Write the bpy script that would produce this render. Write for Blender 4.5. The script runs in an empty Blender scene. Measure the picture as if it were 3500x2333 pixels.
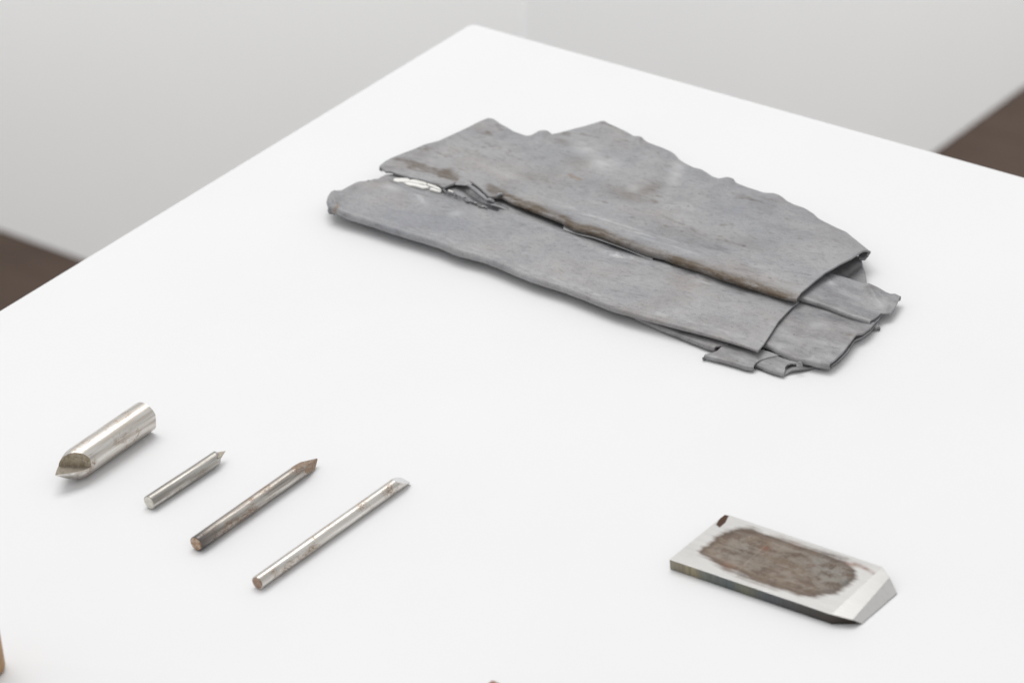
import bpy, bmesh, math, random
import numpy as np
from mathutils import Vector, Matrix
random.seed(4); np.random.seed(4)
sc = bpy.context.scene
C = sc.collection

# ------------------------------------------------------------------ camera
FPX, W0, H0 = 12500.0, 3500.0, 2333.0
PITCH, ROLL, DIST = math.radians(30.2), math.radians(-4.6), 1.62
TOP = 0.90                                     # height of the plinth top above the floor
cp, sp, cr, sr = math.cos(PITCH), math.sin(PITCH), math.cos(ROLL), math.sin(ROLL)
r0, u0 = np.array([1., 0, 0]), np.array([0, sp, cp])
FWD = np.array([0, cp, -sp]); RIGHT = cr*r0+sr*u0; UP = -sr*r0+cr*u0
CAM = np.array([0, 0, TOP]) - FWD*DIST
cd = bpy.data.cameras.new('camera'); cam = bpy.data.objects.new('camera', cd); C.objects.link(cam)
m = Matrix.Identity(4)
for i in range(3):
    m[i][0], m[i][1], m[i][2], m[i][3] = RIGHT[i], UP[i], -FWD[i], CAM[i]
cam.matrix_world = m
cd.sensor_width = 36; cd.lens = FPX/W0*36; cd.clip_start = .05; cd.clip_end = 60
cd.dof.use_dof = True; cd.dof.focus_distance = 1.575; cd.dof.aperture_fstop = 14
sc.camera = cam

def at(px, py, zmm=0.0):
    """point where the sight line of a photograph pixel meets the height zmm above the plinth top"""
    d = FWD + RIGHT*((px-W0/2)/FPX) - UP*((py-H0/2)/FPX)
    t = (TOP+zmm/1000.-CAM[2])/d[2]
    return CAM + d*t
def pix(P):
    P = np.asarray(P)-CAM
    w = P@FWD
    return W0/2+FPX*(P@RIGHT)/w, H0/2-FPX*(P@UP)/w

# ------------------------------------------------------------------ light
wd = bpy.data.worlds.new('World'); sc.world = wd; wd.use_nodes = True
bg = wd.node_tree.nodes['Background']; bg.inputs[0].default_value = (.985, .99, 1, 1); bg.inputs[1].default_value = .70
def area(name, loc, sx, sy, power, aim, col=(1, .985, .96)):
    l = bpy.data.lights.new(name, 'AREA'); l.shape = 'RECTANGLE'; l.size = sx; l.size_y = sy; l.energy = power; l.color = col
    o = bpy.data.objects.new(name, l); C.objects.link(o); o.location = loc
    o.rotation_euler = (Vector(aim)-Vector(loc)).to_track_quat('-Z', 'Y').to_euler()
    return o
area('ceiling_panel_light', (-.3, 1.5, 4.4), 3.0, 2.0, 84, (0, 0, .9), (1, .99, .975))
w_ = area('added_wall_fill_light', (.55, .75, 3.1), 4.0, .3, 41, (0.45, 2.3, .4), (.985, .995, 1)); w_.data.spread = math.radians(78)  # added lamp that brightens the background plinth; narrow spread spares the tabletop
area('ceiling_tube_light', (-1.5, .2, 3.2), .12, 2.4, 3, (0, 0, .9))
area('ceiling_tube_light', (.9, -1.3, 3.2), .12, 2.4, 3, (0, 0, .9))
sc.view_settings.view_transform = 'Standard'; sc.view_settings.look = 'None'
sc.view_settings.exposure = 0; sc.view_settings.gamma = 1
sc.render.engine = 'CYCLES'

# ------------------------------------------------------------------ helpers
def tag(o, label=None, cat=None, group=None, kind=None):
    for k, v in (('label', label), ('category', cat), ('group', group), ('kind', kind)):
        if v: o[k] = v
    return o
def empty(name, loc, label, cat, group=None, rz=0):
    o = bpy.data.objects.new(name, None); C.objects.link(o); o.location = loc; o.rotation_euler.z = rz
    o.empty_display_size = .01
    return tag(o, label, cat, group)
def mk(name, V, F, mat, parent=None, smooth=True, attrs=None, off=None):
    V = np.asarray(V, float)
    if off is None and parent is not None: off = np.array(parent.location)
    if off is not None: V = V-off
    me = bpy.data.meshes.new(name); me.from_pydata(V.tolist(), [], [tuple(f) for f in F]); me.update()
    if smooth: me.polygons.foreach_set('use_smooth', [True]*len(me.polygons))
    if attrs:
        for k, a in attrs.items():
            at_ = me.attributes.new(k, 'FLOAT', 'POINT'); at_.data.foreach_set('value', np.asarray(a, dtype=np.float32).ravel())
    me.materials.append(mat)
    o = bpy.data.objects.new(name, me); C.objects.link(o)
    if parent is not None: o.parent = parent
    return o
def from_bm(name, bm, mat, parent=None, sharp=35):
    bmesh.ops.recalc_face_normals(bm, faces=bm.faces[:])
    me = bpy.data.meshes.new(name); bm.to_mesh(me); bm.free()
    me.polygons.foreach_set('use_smooth', [True]*len(me.polygons)); me.set_sharp_from_angle(angle=math.radians(sharp))
    me.materials.append(mat)
    o = bpy.data.objects.new(name, me); C.objects.link(o)
    if parent is not None: o.parent = parent
    return o

# value noise in python, for dents that are real geometry
_g = np.random.rand(256, 256)
def vnoise(x, y):
    xi, yi = np.floor(x).astype(int), np.floor(y).astype(int); fx, fy = x-xi, y-yi
    fx = fx*fx*(3-2*fx); fy = fy*fy*(3-2*fy)
    g = lambda a, b: _g[a % 256, b % 256]
    return (g(xi, yi)*(1-fx)+g(xi+1, yi)*fx)*(1-fy)+(g(xi, yi+1)*(1-fx)+g(xi+1, yi+1)*fx)*fy - .5
def fbm(x, y, o=4):
    s = 0; a = 1
    for k in range(o): s = s+a*vnoise(x*2**k+13.7*k, y*2**k+5.1*k); a *= .5
    return s
def sstep(a, b, x):
    t = np.clip((x-a)/(b-a), 0, 1); return t*t*(3-2*t)
def blob(X, Y, cx, cy, rx, ry, ang=0):
    a = math.radians(ang); dx, dy = X-cx, Y-cy
    u = (dx*math.cos(a)+dy*math.sin(a))/rx; v = (-dx*math.sin(a)+dy*math.cos(a))/ry
    return np.exp(-(u*u+v*v))
def pdist(X, Y, pts):
    """distance to a polyline, signed: positive on its lower side in the photograph; and parameter 0..1"""
    best = np.full(X.shape, 1e9); sg = np.ones(X.shape); par = np.zeros(X.shape); n = len(pts)-1
    for k in range(n):
        (x0, y0), (x1, y1) = pts[k][:2], pts[k+1][:2]
        vx, vy = x1-x0, y1-y0; L = vx*vx+vy*vy+1e-9
        t = np.clip(((X-x0)*vx+(Y-y0)*vy)/L, 0, 1)
        d = np.hypot(X-x0-t*vx, Y-y0-t*vy); c = (vx*(Y-y0)-vy*(X-x0))
        w = d < best; best = np.where(w, d, best); sg = np.where(w, np.sign(c), sg); par = np.where(w, (k+t)/n, par)
    return best, sg, par
def inside(X, Y, poly):
    r = np.zeros(X.shape, bool); n = len(poly)
    for k in range(n):
        x0, y0 = poly[k]; x1, y1 = poly[(k+1) % n]
        c = ((y0 > Y) != (y1 > Y)) & (X < (x1-x0)*(Y-y0)/((y1-y0) if y1 != y0 else 1e-9)+x0)
        r ^= c
    return r
def sdf(X, Y, poly):
    d, _, _ = pdist(X, Y, list(poly)+[poly[0]])
    return np.where(inside(X, Y, poly), d, -d)

# ------------------------------------------------------------------ materials
class NT:
    def __init__(s, name):
        s.m = bpy.data.materials.new(name); s.m.use_nodes = True; s.t = s.m.node_tree
        s.b = s.t.nodes['Principled BSDF']; s.co = s.t.nodes.new('ShaderNodeTexCoord').outputs['Object']
    def n(s, ty, **kw):
        x = s.t.nodes.new(ty)
        for k, v in kw.items():
            if hasattr(x, k) and not k[0].isupper(): setattr(x, k, v)
            else: x.inputs[k].default_value = v
        return x
    def l(s, a, b): s.t.links.new(a, b)
    def map(s, scale=(1, 1, 1), rz=0, src=None):
        a = s.n('ShaderNodeMapping'); a.inputs['Rotation'].default_value = (0, 0, rz)
        s.l(src or s.co, a.inputs[0])
        b = s.n('ShaderNodeMapping'); b.inputs['Scale'].default_value = scale; s.l(a.outputs[0], b.inputs[0]); return b.outputs[0]
    def noise(s, vec, scale, detail=5, rough=.55, dist=0):
        x = s.n('ShaderNodeTexNoise'); x.inputs['Scale'].default_value = scale; x.inputs['Detail'].default_value = detail
        x.inputs['Roughness'].default_value = rough; x.inputs['Distortion'].default_value = dist; s.l(vec, x.inputs['Vector']); return x.outputs['Fac']
    def ramp(s, v, stops):
        x = s.n('ShaderNodeValToRGB'); e = x.color_ramp.elements
        while len(e) < len(stops): e.new(.5)
        for q, (p, c) in zip(e, stops):
            q.position = p; q.color = (c, c, c, 1) if isinstance(c, (int, float)) else tuple(c)+(1,)
        s.l(v, x.inputs[0]); return x.outputs[0]
    def math(s, op, a, b=None):
        x = s.n('ShaderNodeMath', operation=op)
        for k, v in enumerate((a, b)):
            if v is None: continue
            if isinstance(v, (int, float)): x.inputs[k].default_value = v
            else: s.l(v, x.inputs[k])
        return x.outputs[0]
    def mix(s, f, a, b, mode='MIX'):
        x = s.n('ShaderNodeMix', data_type='RGBA', blend_type=mode)
        for k, v in ((0, f), (6, a), (7, b)):
            if isinstance(v, (int, float)): x.inputs[k].default_value = v
            elif isinstance(v, tuple): x.inputs[k].default_value = v+(1,)
            else: s.l(v, x.inputs[k])
        return x.outputs[2]
    def attr(s, name):
        x = s.n('ShaderNodeAttribute'); x.attribute_name = name; return x.outputs['Fac']
    def bump(s, h, strength, dist):
        x = s.n('ShaderNodeBump'); x.inputs['Strength'].default_value = strength; x.inputs['Distance'].default_value = dist
        s.l(h, x.inputs['Height'])
        if s.b.inputs['Normal'].links: s.l(s.b.inputs['Normal'].links[0].from_socket, x.inputs['Normal'])
        s.l(x.outputs[0], s.b.inputs['Normal'])
    def set(s, **kw):
        for k, v in kw.items():
            i = s.b.inputs[k.replace('_', ' ')]
            if isinstance(v, (int, float)): i.default_value = v
            elif isinstance(v, tuple): i.default_value = v+(1,)
            else: s.l(v, i)
        return s.m

LEN_ANG = math.atan2(*(at(2592, 1206)-at(1137, 724))[[1, 0]])      # direction the sheet runs on the plinth

def mat_white():
    t = NT('white_paint'); v = t.map()
    f = t.noise(v, 9, 4); c = t.mix(t.ramp(f, [(.3, 0.), (.7, 1.)]), (.745, .745, .750), (.76, .76, .765))
    sp_ = t.ramp(t.noise(v, 260, 2), [(.76, 0.), (.80, 1.)])
    c = t.mix(t.math('MULTIPLY', sp_, .10), c, (.55, .55, .53))
    t.bump(t.noise(v, 700, 3), .12, .0002)
    return t.set(Base_Color=c, Roughness=.55, Specular_IOR_Level=.3)
def mat_wall():
    t = NT('wall_paint'); v = t.map()
    c = t.mix(t.ramp(t.noise(v, 2.2, 3), [(.3, 0.), (.7, 1.)]), (.875, .875, .868), (.895, .895, .888))
    t.bump(t.noise(v, 300, 3), .15, .0006)
    return t.set(Base_Color=c, Roughness=.6, Specular_IOR_Level=.3)
def mat_floor():
    t = NT('brown_floor'); v = t.map((1, 1, 1), .7)
    a = t.noise(v, 7, 5, .6); b = t.noise(t.map((1, 9, 1), .7), 5, 4)
    c = t.mix(t.ramp(a, [(.3, 0.), (.7, 1.)]), (.034, .020, .013), (.050, .031, .022))
    c = t.mix(t.ramp(b, [(.45, 0.), (.85, .20)]), c, (.028, .018, .014))
    t.bump(a, .2, .002)
    return t.set(Base_Color=c, Roughness=t.ramp(b, [(.3, .42), (.7, .6)]), Specular_IOR_Level=.3)
def mat_lead():
    t = NT('lead'); v = t.map((1, 1, 1), -LEN_ANG); lng = t.map((.16, 1, 1), -LEN_ANG); mid = t.map((.75, 1, 1), -LEN_ANG)
    big = t.noise(mid, 26, 5, .62, .5); med = t.noise(mid, 110, 6, .70, .6); fine = t.noise(v, 1300, 3, .7); gr = t.noise(t.map((.5, 1, 1), -LEN_ANG), 620, 5, .75)
    strk = t.noise(lng, 620, 5, .65); strk2 = t.noise(t.map((.3, 1, 1), -LEN_ANG), 130, 6, .72, .3)
    c = t.mix(t.ramp(big, [(.36, 0.), (.64, 1.)]), (0.280, 0.282, 0.291), (0.369, 0.362, 0.353))
    c = t.mix(t.ramp(t.noise(v, 38, 4, .65), [(.54, 0.), (.74, .40)]), c, (0.275, 0.277, 0.299))          # bluish bloom
    c = t.mix(t.ramp(t.noise(mid, 30, 5, .65, .5), [(.53, 0.), (.72, .50)]), c, (0.263, 0.218, 0.192))      # warm bloom
    c = t.mix(t.ramp(med, [(.30, .42), (.50, 0.)]), c, (0.188, 0.185, 0.192))
    c = t.mix(t.ramp(med, [(.54, .0), (.74, .22)]), c, (0.393, 0.388, 0.380))
    c = t.mix(t.ramp(strk2, [(.56, 0.), (.76, .30)]), c, (0.393, 0.388, 0.380))
    c = t.mix(t.ramp(strk2, [(.28, .28), (.44, 0.)]), c, (0.184, 0.180, 0.180))
    c = t.mix(t.ramp(strk, [(.26, .28), (.42, 0.)]), c, (0.158, 0.154, 0.154))
    c = t.mix(t.ramp(gr, [(.32, .60), (.47, 0.)]), c, (0.167, 0.163, 0.163))
    c = t.mix(t.ramp(gr, [(.56, 0.), (.72, .45)]), c, (0.417, 0.413, 0.404))
    c = t.mix(t.ramp(fine, [(.60, 0.), (.74, .5)]), c, (0.459, 0.455, 0.442))
    c = t.mix(t.ramp(fine, [(.30, .50), (.44, 0.)]), c, (0.150, 0.146, 0.142))
    # short dark scratches
    s1 = t.noise(t.map((.10, 1, 1), -LEN_ANG-.25), 520, 2, .5); g1 = t.noise(v, 30, 2)
    sc1 = t.math('MULTIPLY', t.ramp(s1, [(.29, 1.), (.33, 0.)]), t.ramp(g1, [(.56, 0.), (.64, .55)]))
    c = t.mix(sc1, c, (.15, .145, .14))
    brk = t.ramp(t.noise(t.map((.35, 1, 1), -LEN_ANG), 300, 6, .78), [(.30, .25), (.56, 1.)])
    c = t.mix(t.math('MULTIPLY', t.attr('stain'), brk), c, (.105, .078, .052))
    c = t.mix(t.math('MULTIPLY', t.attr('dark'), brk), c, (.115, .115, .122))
    c = t.mix(t.math('MULTIPLY', t.attr('pale'), brk), c, (.60, .60, .585))
    c = t.mix(t.math('MULTIPLY', t.attr('ochre'), .7), c, (.22, .14, .075))
    t.bump(gr, .35, .00025)
    c = t.mix(1., c, (.985, .99, 1.015), 'MULTIPLY')
    t.bump(med, .30, .0006); t.bump(strk, .15, .0002); t.bump(fine, .35, .0002)
    return t.set(Base_Color=c, Roughness=t.ramp(med, [(.3, .48), (.7, .64)]), Metallic=.22, Specular_IOR_Level=.35)
def mat_flake():
    t = NT('white_flake'); v = t.map((.3, 1, 1), -LEN_ANG)
    c = t.mix(t.ramp(t.noise(v, 300, 3), [(.35, 0.), (.7, 1.)]), (.80, .795, .77), (.66, .645, .60))
    return t.set(Base_Color=c, Roughness=.7)
# steel objects are built with x along their length
def mat_steel(name, base, rust, amount, streak, rough=(.18, .42), dark=None, tint=(.36, .30, .24)):
    t = NT(name); v = t.map(); lng = t.map((.05, 1, 1)); rnd = t.map((1, .12, .12))
    st = t.noise(lng, 620, 5, .6); st2 = t.noise(lng, 260, 3, .6); ring = t.noise(rnd, 1500, 3, .6); bl = t.noise(t.map((.55, 1, 1)), 190, 5, .65, .4); fi = t.noise(v, 1700, 3, .6)
    c = t.mix(t.ramp(st, [(.38, streak), (.68, 0.)]), base, tint)
    c = t.mix(t.ramp(st2, [(.30, streak*.8), (.50, 0.)]), c, tuple(x*.6 for x in tint))
    c = t.mix(t.ramp(ring, [(.30, .22), (.45, 0.)]), c, tint)
    bmask = t.ramp(bl, [(.66-amount, 0.), (.80-amount, 1.)])
    fmask = t.ramp(fi, [(.38, 0.), (.60, 1.)])
    c = t.mix(t.math('MULTIPLY', bmask, fmask), c, rust)
    if dark:                                       # burnt end of the rod: (from x, to x, colour)
        sx = t.n('ShaderNodeSeparateXYZ'); t.l(t.co, sx.inputs[0])
        mr = t.n('ShaderNodeMapRange'); mr.inputs[1].default_value = dark[0]; mr.inputs[2].default_value = dark[1]
        mr.inputs[3].default_value = 1.; mr.inputs[4].default_value = 0.; t.l(sx.outputs[0], mr.inputs[0])
        dm = t.math('MULTIPLY', mr.outputs[0], t.ramp(t.noise(lng, 300, 3), [(.3, .5), (.55, 1.)]))
        c = t.mix(dm, c, dark[2])
    t.bump(st, .25, .00012); t.bump(bl, .2, .0003)
    rg = t.mix(t.math('MULTIPLY', bmask, fmask), t.ramp(st, [(.3, rough[1]), (.6, rough[0])]), (.65, .65, .65))
    return t.set(Base_Color=c, Metallic=1., Roughness=rg)
def mat_end(name, a, b, metal=.4):
    t = NT(name); v = t.map(); f = t.noise(v, 700, 4, .7, .8)
    c = t.mix(t.ramp(f, [(.38, 0.), (.60, 1.)]), a, b)
    t.bump(f, .4, .0003)
    return t.set(Base_Color=c, Metallic=metal, Roughness=.5)
def mat_blade():
    t = NT('blade_steel'); v = t.map(); lng = t.map((.06, 1, 1))
    st = t.noise(lng, 420, 5, .62); bl = t.noise(t.map((.5, 1, 1)), 110, 5, .65); fi = t.noise(v, 900, 4, .7)
    c = t.mix(t.ramp(st, [(.28, .25), (.50, 0.)]), (.68, .67, .65), (.44, .41, .38))
    c = t.mix(t.ramp(bl, [(.55, 0.), (.75, .30)]), c, (.52, .49, .45))
    # brown and blue-grey patina, patchy
    bl2 = t.noise(t.map((.6, 1, 1)), 260, 5, .75)
    p = t.mix(t.ramp(t.noise(t.map((.6, 1, 1)), 75, 5, .7, .5), [(.42, 0.), (.60, 1.)]), (.070, .039, .020), (.135, .088, .055))
    p = t.mix(t.math('MULTIPLY', t.attr('blue'), t.ramp(bl2, [(.44, .0), (.56, 1.)])), p, (.118, .122, .116))
    p = t.mix(t.ramp(st, [(.32, .6), (.48, 0.)]), p, (.050, .038, .030))
    p = t.mix(t.ramp(st, [(.56, 0.), (.72, .5)]), p, (.27, .24, .21))
    p = t.mix(t.ramp(fi, [(.58, 0.), (.74, .5)]), p, (.34, .30, .26))
    e = t.math('ADD', t.attr('patina'), t.math('ADD', t.math('MULTIPLY', t.math('SUBTRACT', st, .5), .75), t.math('MULTIPLY', t.math('SUBTRACT', bl, .5), .7)))
    p = t.mix(t.ramp(t.attr('patina'), [(.50, .75), (.85, 0.)]), p, (.058, .036, .024))
    p = t.mix(t.math('MULTIPLY', t.ramp(t.attr('patina'), [(.85, 0.), (1., .55)]), t.ramp(bl2, [(.42, 0.), (.58, 1.)])), p, (.25, .215, .175))
    pm = t.ramp(e, [(.30, 0.), (.68, .95)])
    c = t.mix(pm, c, p)
    c = t.mix(t.math('MULTIPLY', t.attr('rust'), t.ramp(bl, [(.36, .2), (.54, 1.)])), c, (.20, .075, .038))
    c = t.mix(t.attr('mark'), c, (.095, .055, .038))
    c = t.mix(t.math('MULTIPLY', t.attr('scratch'), .6), c, (.42, .37, .33))
    t.bump(st, .07, .00010)
    rg = t.mix(pm, t.ramp(st, [(.3, .34), (.6, .28)]), (.48, .48, .48))
    return t.set(Base_Color=c, Metallic=t.math('SUBTRACT', 1., t.math('MULTIPLY', pm, .45)), Roughness=rg)
def mat_blade_side():
    t = NT('blade_side_steel'); sx = t.n('ShaderNodeSeparateXYZ'); t.l(t.co, sx.inputs[0])
    mr = t.n('ShaderNodeMapRange'); mr.inputs[1].default_value = 0.; mr.inputs[2].default_value = .080; t.l(sx.outputs[0], mr.inputs[0])
    w = t.math('ADD', mr.outputs[0], t.math('MULTIPLY', t.math('SUBTRACT', t.noise(t.map((1, .4, .4)), 90, 3), .5), .16))
    c = t.ramp(w, [(0., (.27, .25, .20)), (.14, (.32, .28, .19)), (.22, (.19, .20, .175)), (.34, (.13, .15, .155)), (.45, (.19, .19, .145)), (.56, (.12, .13, .14)), (.75, (.10, .095, .09)), (1., (.055, .046, .040))])
    c = t.mix(t.ramp(t.noise(t.map((1, .06, .06)), 1100, 4, .6), [(.30, .5), (.55, 0.)]), c, (.06, .055, .045))
    return t.set(Base_Color=c, Metallic=.75, Roughness=.42)
def mat_wood(name, a, b, scale):
    t = NT(name); v = t.map(scale); f = t.noise(v, 120, 5, .6, .5)
    c = t.mix(t.ramp(f, [(.35, 0.), (.65, 1.)]), a, b); t.bump(f, .3, .0003)
    return t.set(Base_Color=c, Roughness=.5)

WHITE, WALL, FLOOR, LEAD, FLAKE = mat_white(), mat_wall(), mat_floor(), mat_lead(), mat_flake()

# ------------------------------------------------------------------ setting: floor, background block, plinth
def box_bm(pts, z0, z1, bev=0, seg=3, bev_vert=0):
    bm = bmesh.new(); lo = [bm.verts.new((p[0], p[1], z0)) for p in pts]; hi = [bm.verts.new((p[0], p[1], z1)) for p in pts]
    n = len(pts); bm.faces.new(lo[::-1]); top = bm.faces.new(hi)
    for k in range(n): bm.faces.new((lo[k], lo[(k+1) % n], hi[(k+1) % n], hi[k]))
    if bev_vert:
        e = [e for e in bm.edges if abs(e.verts[0].co.z-e.verts[1].co.z) > 1e-6]
        bmesh.ops.bevel(bm, geom=e, offset=bev_vert, segments=6, affect='EDGES', profile=.5)
    if bev:
        e = [e for e in bm.edges if abs(e.verts[0].co.z-z1) < 1e-6 and abs(e.verts[1].co.z-z1) < 1e-6]
        bmesh.ops.bevel(bm, geom=e, offset=bev, segments=seg, affect='EDGES', profile=.5)
    return bm
mk('floor', [(-12, -8, 0), (12, -8, 0), (12, 16, 0), (-12, 16, 0)], [(0, 1, 2, 3)], FLOOR)['kind'] = 'structure'

def meet(a, b, c, d):
    a, b, c, d = map(np.array, (a, b, c, d)); M = np.array([b-a, -(d-c)]).T; s = np.linalg.solve(M, c-a); return a+s[0]*(b-a)
# the far white block: foot lines of its two faces, seen left and right of the plinth
q = meet((0., 784.), (283., 886.), (3198., 516.), (3500., 296.))
Z = -TOP*1000
corner = at(q[0], q[1], Z)[:2]; dl = at(0, 784, Z)[:2]-corner; dr = at(3500, 296, Z)[:2]-corner
dl /= np.linalg.norm(dl); dr /= np.linalg.norm(dr)
LW, RW = 2.6, 2.6
loc = Vector((corner[0], corner[1], 0))
bm = box_bm([(0, 0), tuple(dr*RW), tuple(dr*RW+dl*LW), tuple(dl*LW)], 0, .95, .002, 2, .003)
o = from_bm('background_plinth', bm, WALL); o.location = loc
tag(o, 'large blurred light grey painted plinth on the brown floor, behind the one with the tools', 'plinth')
print('far block angle', math.degrees(math.acos(float(dl@dr))))

pc = at(1612, 78)[:2]; pl = at(0, 1058)[:2]-pc; pr = at(3500, 604)[:2]-pc
pl /= np.linalg.norm(pl); pr /= np.linalg.norm(pr)
print('plinth angle', math.degrees(math.acos(float(pl@pr))))
base = empty('display_plinth', (pc[0], pc[1], 0), 'white painted display plinth in the foreground that carries all the tools', 'plinth')
bm = box_bm([(0, 0), tuple(pl*1.15), tuple(pl*1.15+pr*1.3), tuple(pr*1.3)], TOP-.030, TOP, .0015, 4, .004)
# fine grid is not needed: one smooth board
o = from_bm('top_board', bm, WHITE, base)
ins = .012
bm = box_bm([tuple((pl+pr)*ins), tuple(pl*(1.15-ins)+pr*ins), tuple(pl*(1.15-ins)+pr*(1.3-ins)), tuple(pr*(1.3-ins)+pl*ins)], 0, TOP-.031, 0)
from_bm('plinth_body', bm, WHITE, base)

# ------------------------------------------------------------------ the folded lead sheet
def resample(P, n, clus=None):
    P = np.asarray(P, float); d = np.r_[0, np.cumsum(np.linalg.norm(np.diff(P[:, :2], axis=0), axis=1))]; d /= d[-1]
    t = np.linspace(0, 1, n) if clus is None else clus
    return np.stack([np.interp(t, d, P[:, k]) for k in range(P.shape[1])], 1)
def smooth1(A, k):
    for _ in range(k):
        B = A.copy(); B[1:-1] = (A[:-2]+2*A[1:-1]+A[2:])/4; A = B
    return A
def side_curve(pts, n, r, ts, sgn):
    """pts: photo pixels + top height (mm). r: fold radius mm (0 = cut). Returns the line where the flat top begins, and the outward direction."""
    S = smooth1(resample([p if len(p) == 3 else (*p, 6) for p in pts], n), 2)
    r = np.array([r(x) for x in S[:, 0]]) if callable(r) else np.full(n, float(r))
    P = np.array([at(s[0], s[1], s[2]-q_*(1-math.cos(ts))) for s, q_ in zip(S, r)])
    T = np.gradient(smooth1(P[:, :2], 12), axis=0); T /= np.linalg.norm(T, axis=1)[:, None]+1e-12
    N = np.stack([T[:, 1], -T[:, 0]], 1)*sgn
    P[:, :2] -= N*(r*math.sin(ts))[:, None]/1000
    P[:, 2] = TOP+S[:, 2]/1000
    return P, N, r
FRONT, BACK = math.radians(150), math.radians(30)
def panel(name, parent, front, right, back, left, nu, nv, rf=0, rr=0, rb=0, rl=0, dz=None, paint=None, under=5, thick=.9, rim=(FRONT, BACK, BACK, BACK), label=None, mat=LEAD, amp=.35, seed=0, rough_edges=True):
    """front and back run left to right; left and right run front to back. nu along, nv across."""
    fP, fN, rfa = side_curve(front, nu, rf, rim[0], 1); bP, bN, rba = side_curve(back, nu, rb, rim[2], -1)
    lP, lN, _ = side_curve(left, nv, rl, rim[3], -1); rP, rN, _ = side_curve(right, nv, rr, rim[1], 1)
    # common corners: a cut side starts where the flat of the folded side starts
    for (A, ra, i, B, rb_, j) in ((fP, rf, 0, lP, rl, 0), (fP, rf, -1, rP, rr, 0), (bP, rb, 0, lP, rl, -1), (bP, rb, -1, rP, rr, -1)):
        if ra and not rb_: m_ = A[i].copy()
        elif rb_ and not ra: m_ = B[j].copy()
        else: m_ = (A[i]+B[j])/2
        for Q, k in ((A, i), (B, j)):
            d = m_-Q[k]; n = len(Q); L = np.linalg.norm(np.diff(Q, axis=0), axis=1).sum(); p_ = 3 if np.linalg.norm(d)/L < .22 else 1
            w = np.linspace(1, 0, n); w = w if k == 0 else w[::-1]
            Q += (w[:, None]**p_)*d
    u = np.linspace(0, 1, nu)[:, None, None]; v = np.linspace(0, 1, nv)[None, :, None]
    G = (1-v)*fP[:, None]+v*bP[:, None]+(1-u)*lP[None]+u*rP[None]
    G -= (1-u)*(1-v)*fP[0]+u*(1-v)*fP[-1]+(1-u)*v*bP[0]+u*v*bP[-1]
    for _ in range(160):                         # relax the grid so no cells fold over
        G[1:-1, 1:-1] = (G[:-2, 1:-1]+G[2:, 1:-1]+G[1:-1, :-2]+G[1:-1, 2:])/4
    X, Y = pix(G)
    U, V_ = np.broadcast_arrays(u[..., 0], v[..., 0])
    ca, sa = math.cos(-LEN_ANG), math.sin(-LEN_ANG)
    sx = (G[..., 0]*ca-G[..., 1]*sa)*1000; sy = (G[..., 0]*sa+G[..., 1]*ca)*1000
    panel.z = (G[..., 2]-TOP)*1000
    h = amp*(1.3*fbm(sx/38+seed, sy/24+seed, 3)+.35*fbm(sx/9+seed*2, sy/6, 3))
    if dz is not None: h = h+dz(X, Y, U, V_, sx, sy)
    G[..., 2] += h/1000
    at_ = paint(X, Y, U, V_, sx, sy) if paint else {}
    # arcs
    K = 7
    def arc(r, end): return [] if not r else [end*k/K for k in range(1, K+1)]
    af, ab = arc(rf, math.pi), arc(rb, math.pi); al, ar = arc(rl, math.pi*.85), arc(rr, math.pi*.85)
    cols = [(0, s, -1) for s in reversed(al)]+[(i, 0, 0) for i in range(nu)]+[(nu-1, s, 1) for s in ar]
    rows = ([(0, math.pi, -1, under)] if rf and under else [])+[(0, t, -1, 0) for t in reversed(af)]+[(j, 0, 0, 0) for j in range(nv)]+[(nv-1, t, 1, 0) for t in ab]+([(nv-1, math.pi, 1, under)] if rb > 0 and under else [])
    ci = np.array([c[0] for c in cols]); cs = np.array([c[1] for c in cols]); cw = np.array([c[2] for c in cols])
    ri = np.array([c[0] for c in rows]); rs = np.array([c[1] for c in rows]); rw = np.array([c[2] for c in rows]); ru = np.array([c[3] for c in rows])
    P = G[ci][:, ri].copy()
    wob = 1+.06*fbm(np.arange(nu)/16.+seed, np.full(nu, 3.3+seed), 3)[ci]
    ruv = np.where((rw < 0)[None, :], rfa[ci][:, None], rba[ci][:, None])*wob[:, None]; rul = np.where(cw < 0, rl, rr)[:, None]
    outv = np.where((rw < 0)[None, :, None], fN[ci][:, None, :], bN[ci][:, None, :])
    outu = np.where((cw < 0)[:, None, None], lN[ri][None], rN[ri][None])
    s_, t_ = cs[:, None], rs[None, :]
    tap = np.clip(np.minimum(ci, nu-1-ci)/(nu*.14), 0, 1)
    P[..., :2] += outv*(ruv*np.sin(t_)-ru[None, :]*(rw != 0)*tap[:, None])[..., None]/1000*(rw != 0)[None, :, None]
    P[..., :2] += outu*(rul*np.sin(s_)*np.where((rw != 0)[None, :], .5+.5*np.cos(t_), 1))[..., None]/1000*(cw != 0)[:, None, None]
    cv, cu_ = np.cos(t_), np.cos(s_)
    drop = np.where((rw != 0)[None, :], ruv*(1-cv), 0)
    drop2 = np.where((cw != 0)[:, None], rul*(1-cu_), 0)
    P[..., 2] -= np.maximum(drop, drop2)/1000*1.0+np.minimum(drop, drop2)*.15/1000
    a, b = P.shape[:2]
    # ragged cut edges
    idx = np.arange(a*b).reshape(a, b)
    F = np.stack([idx[:-1, :-1], idx[1:, :-1], idx[1:, 1:], idx[:-1, 1:]], -1).reshape(-1, 4)
    attrs = {k: np.clip(np.broadcast_to(q_, U.shape)[ci][:, ri], 0, 1) for k, q_ in at_.items()}
    for k in ('stain', 'dark', 'pale', 'ochre'): attrs.setdefault(k, np.zeros((a, b)))
    P[..., 2] = np.maximum(P[..., 2], TOP+.0009)
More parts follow.
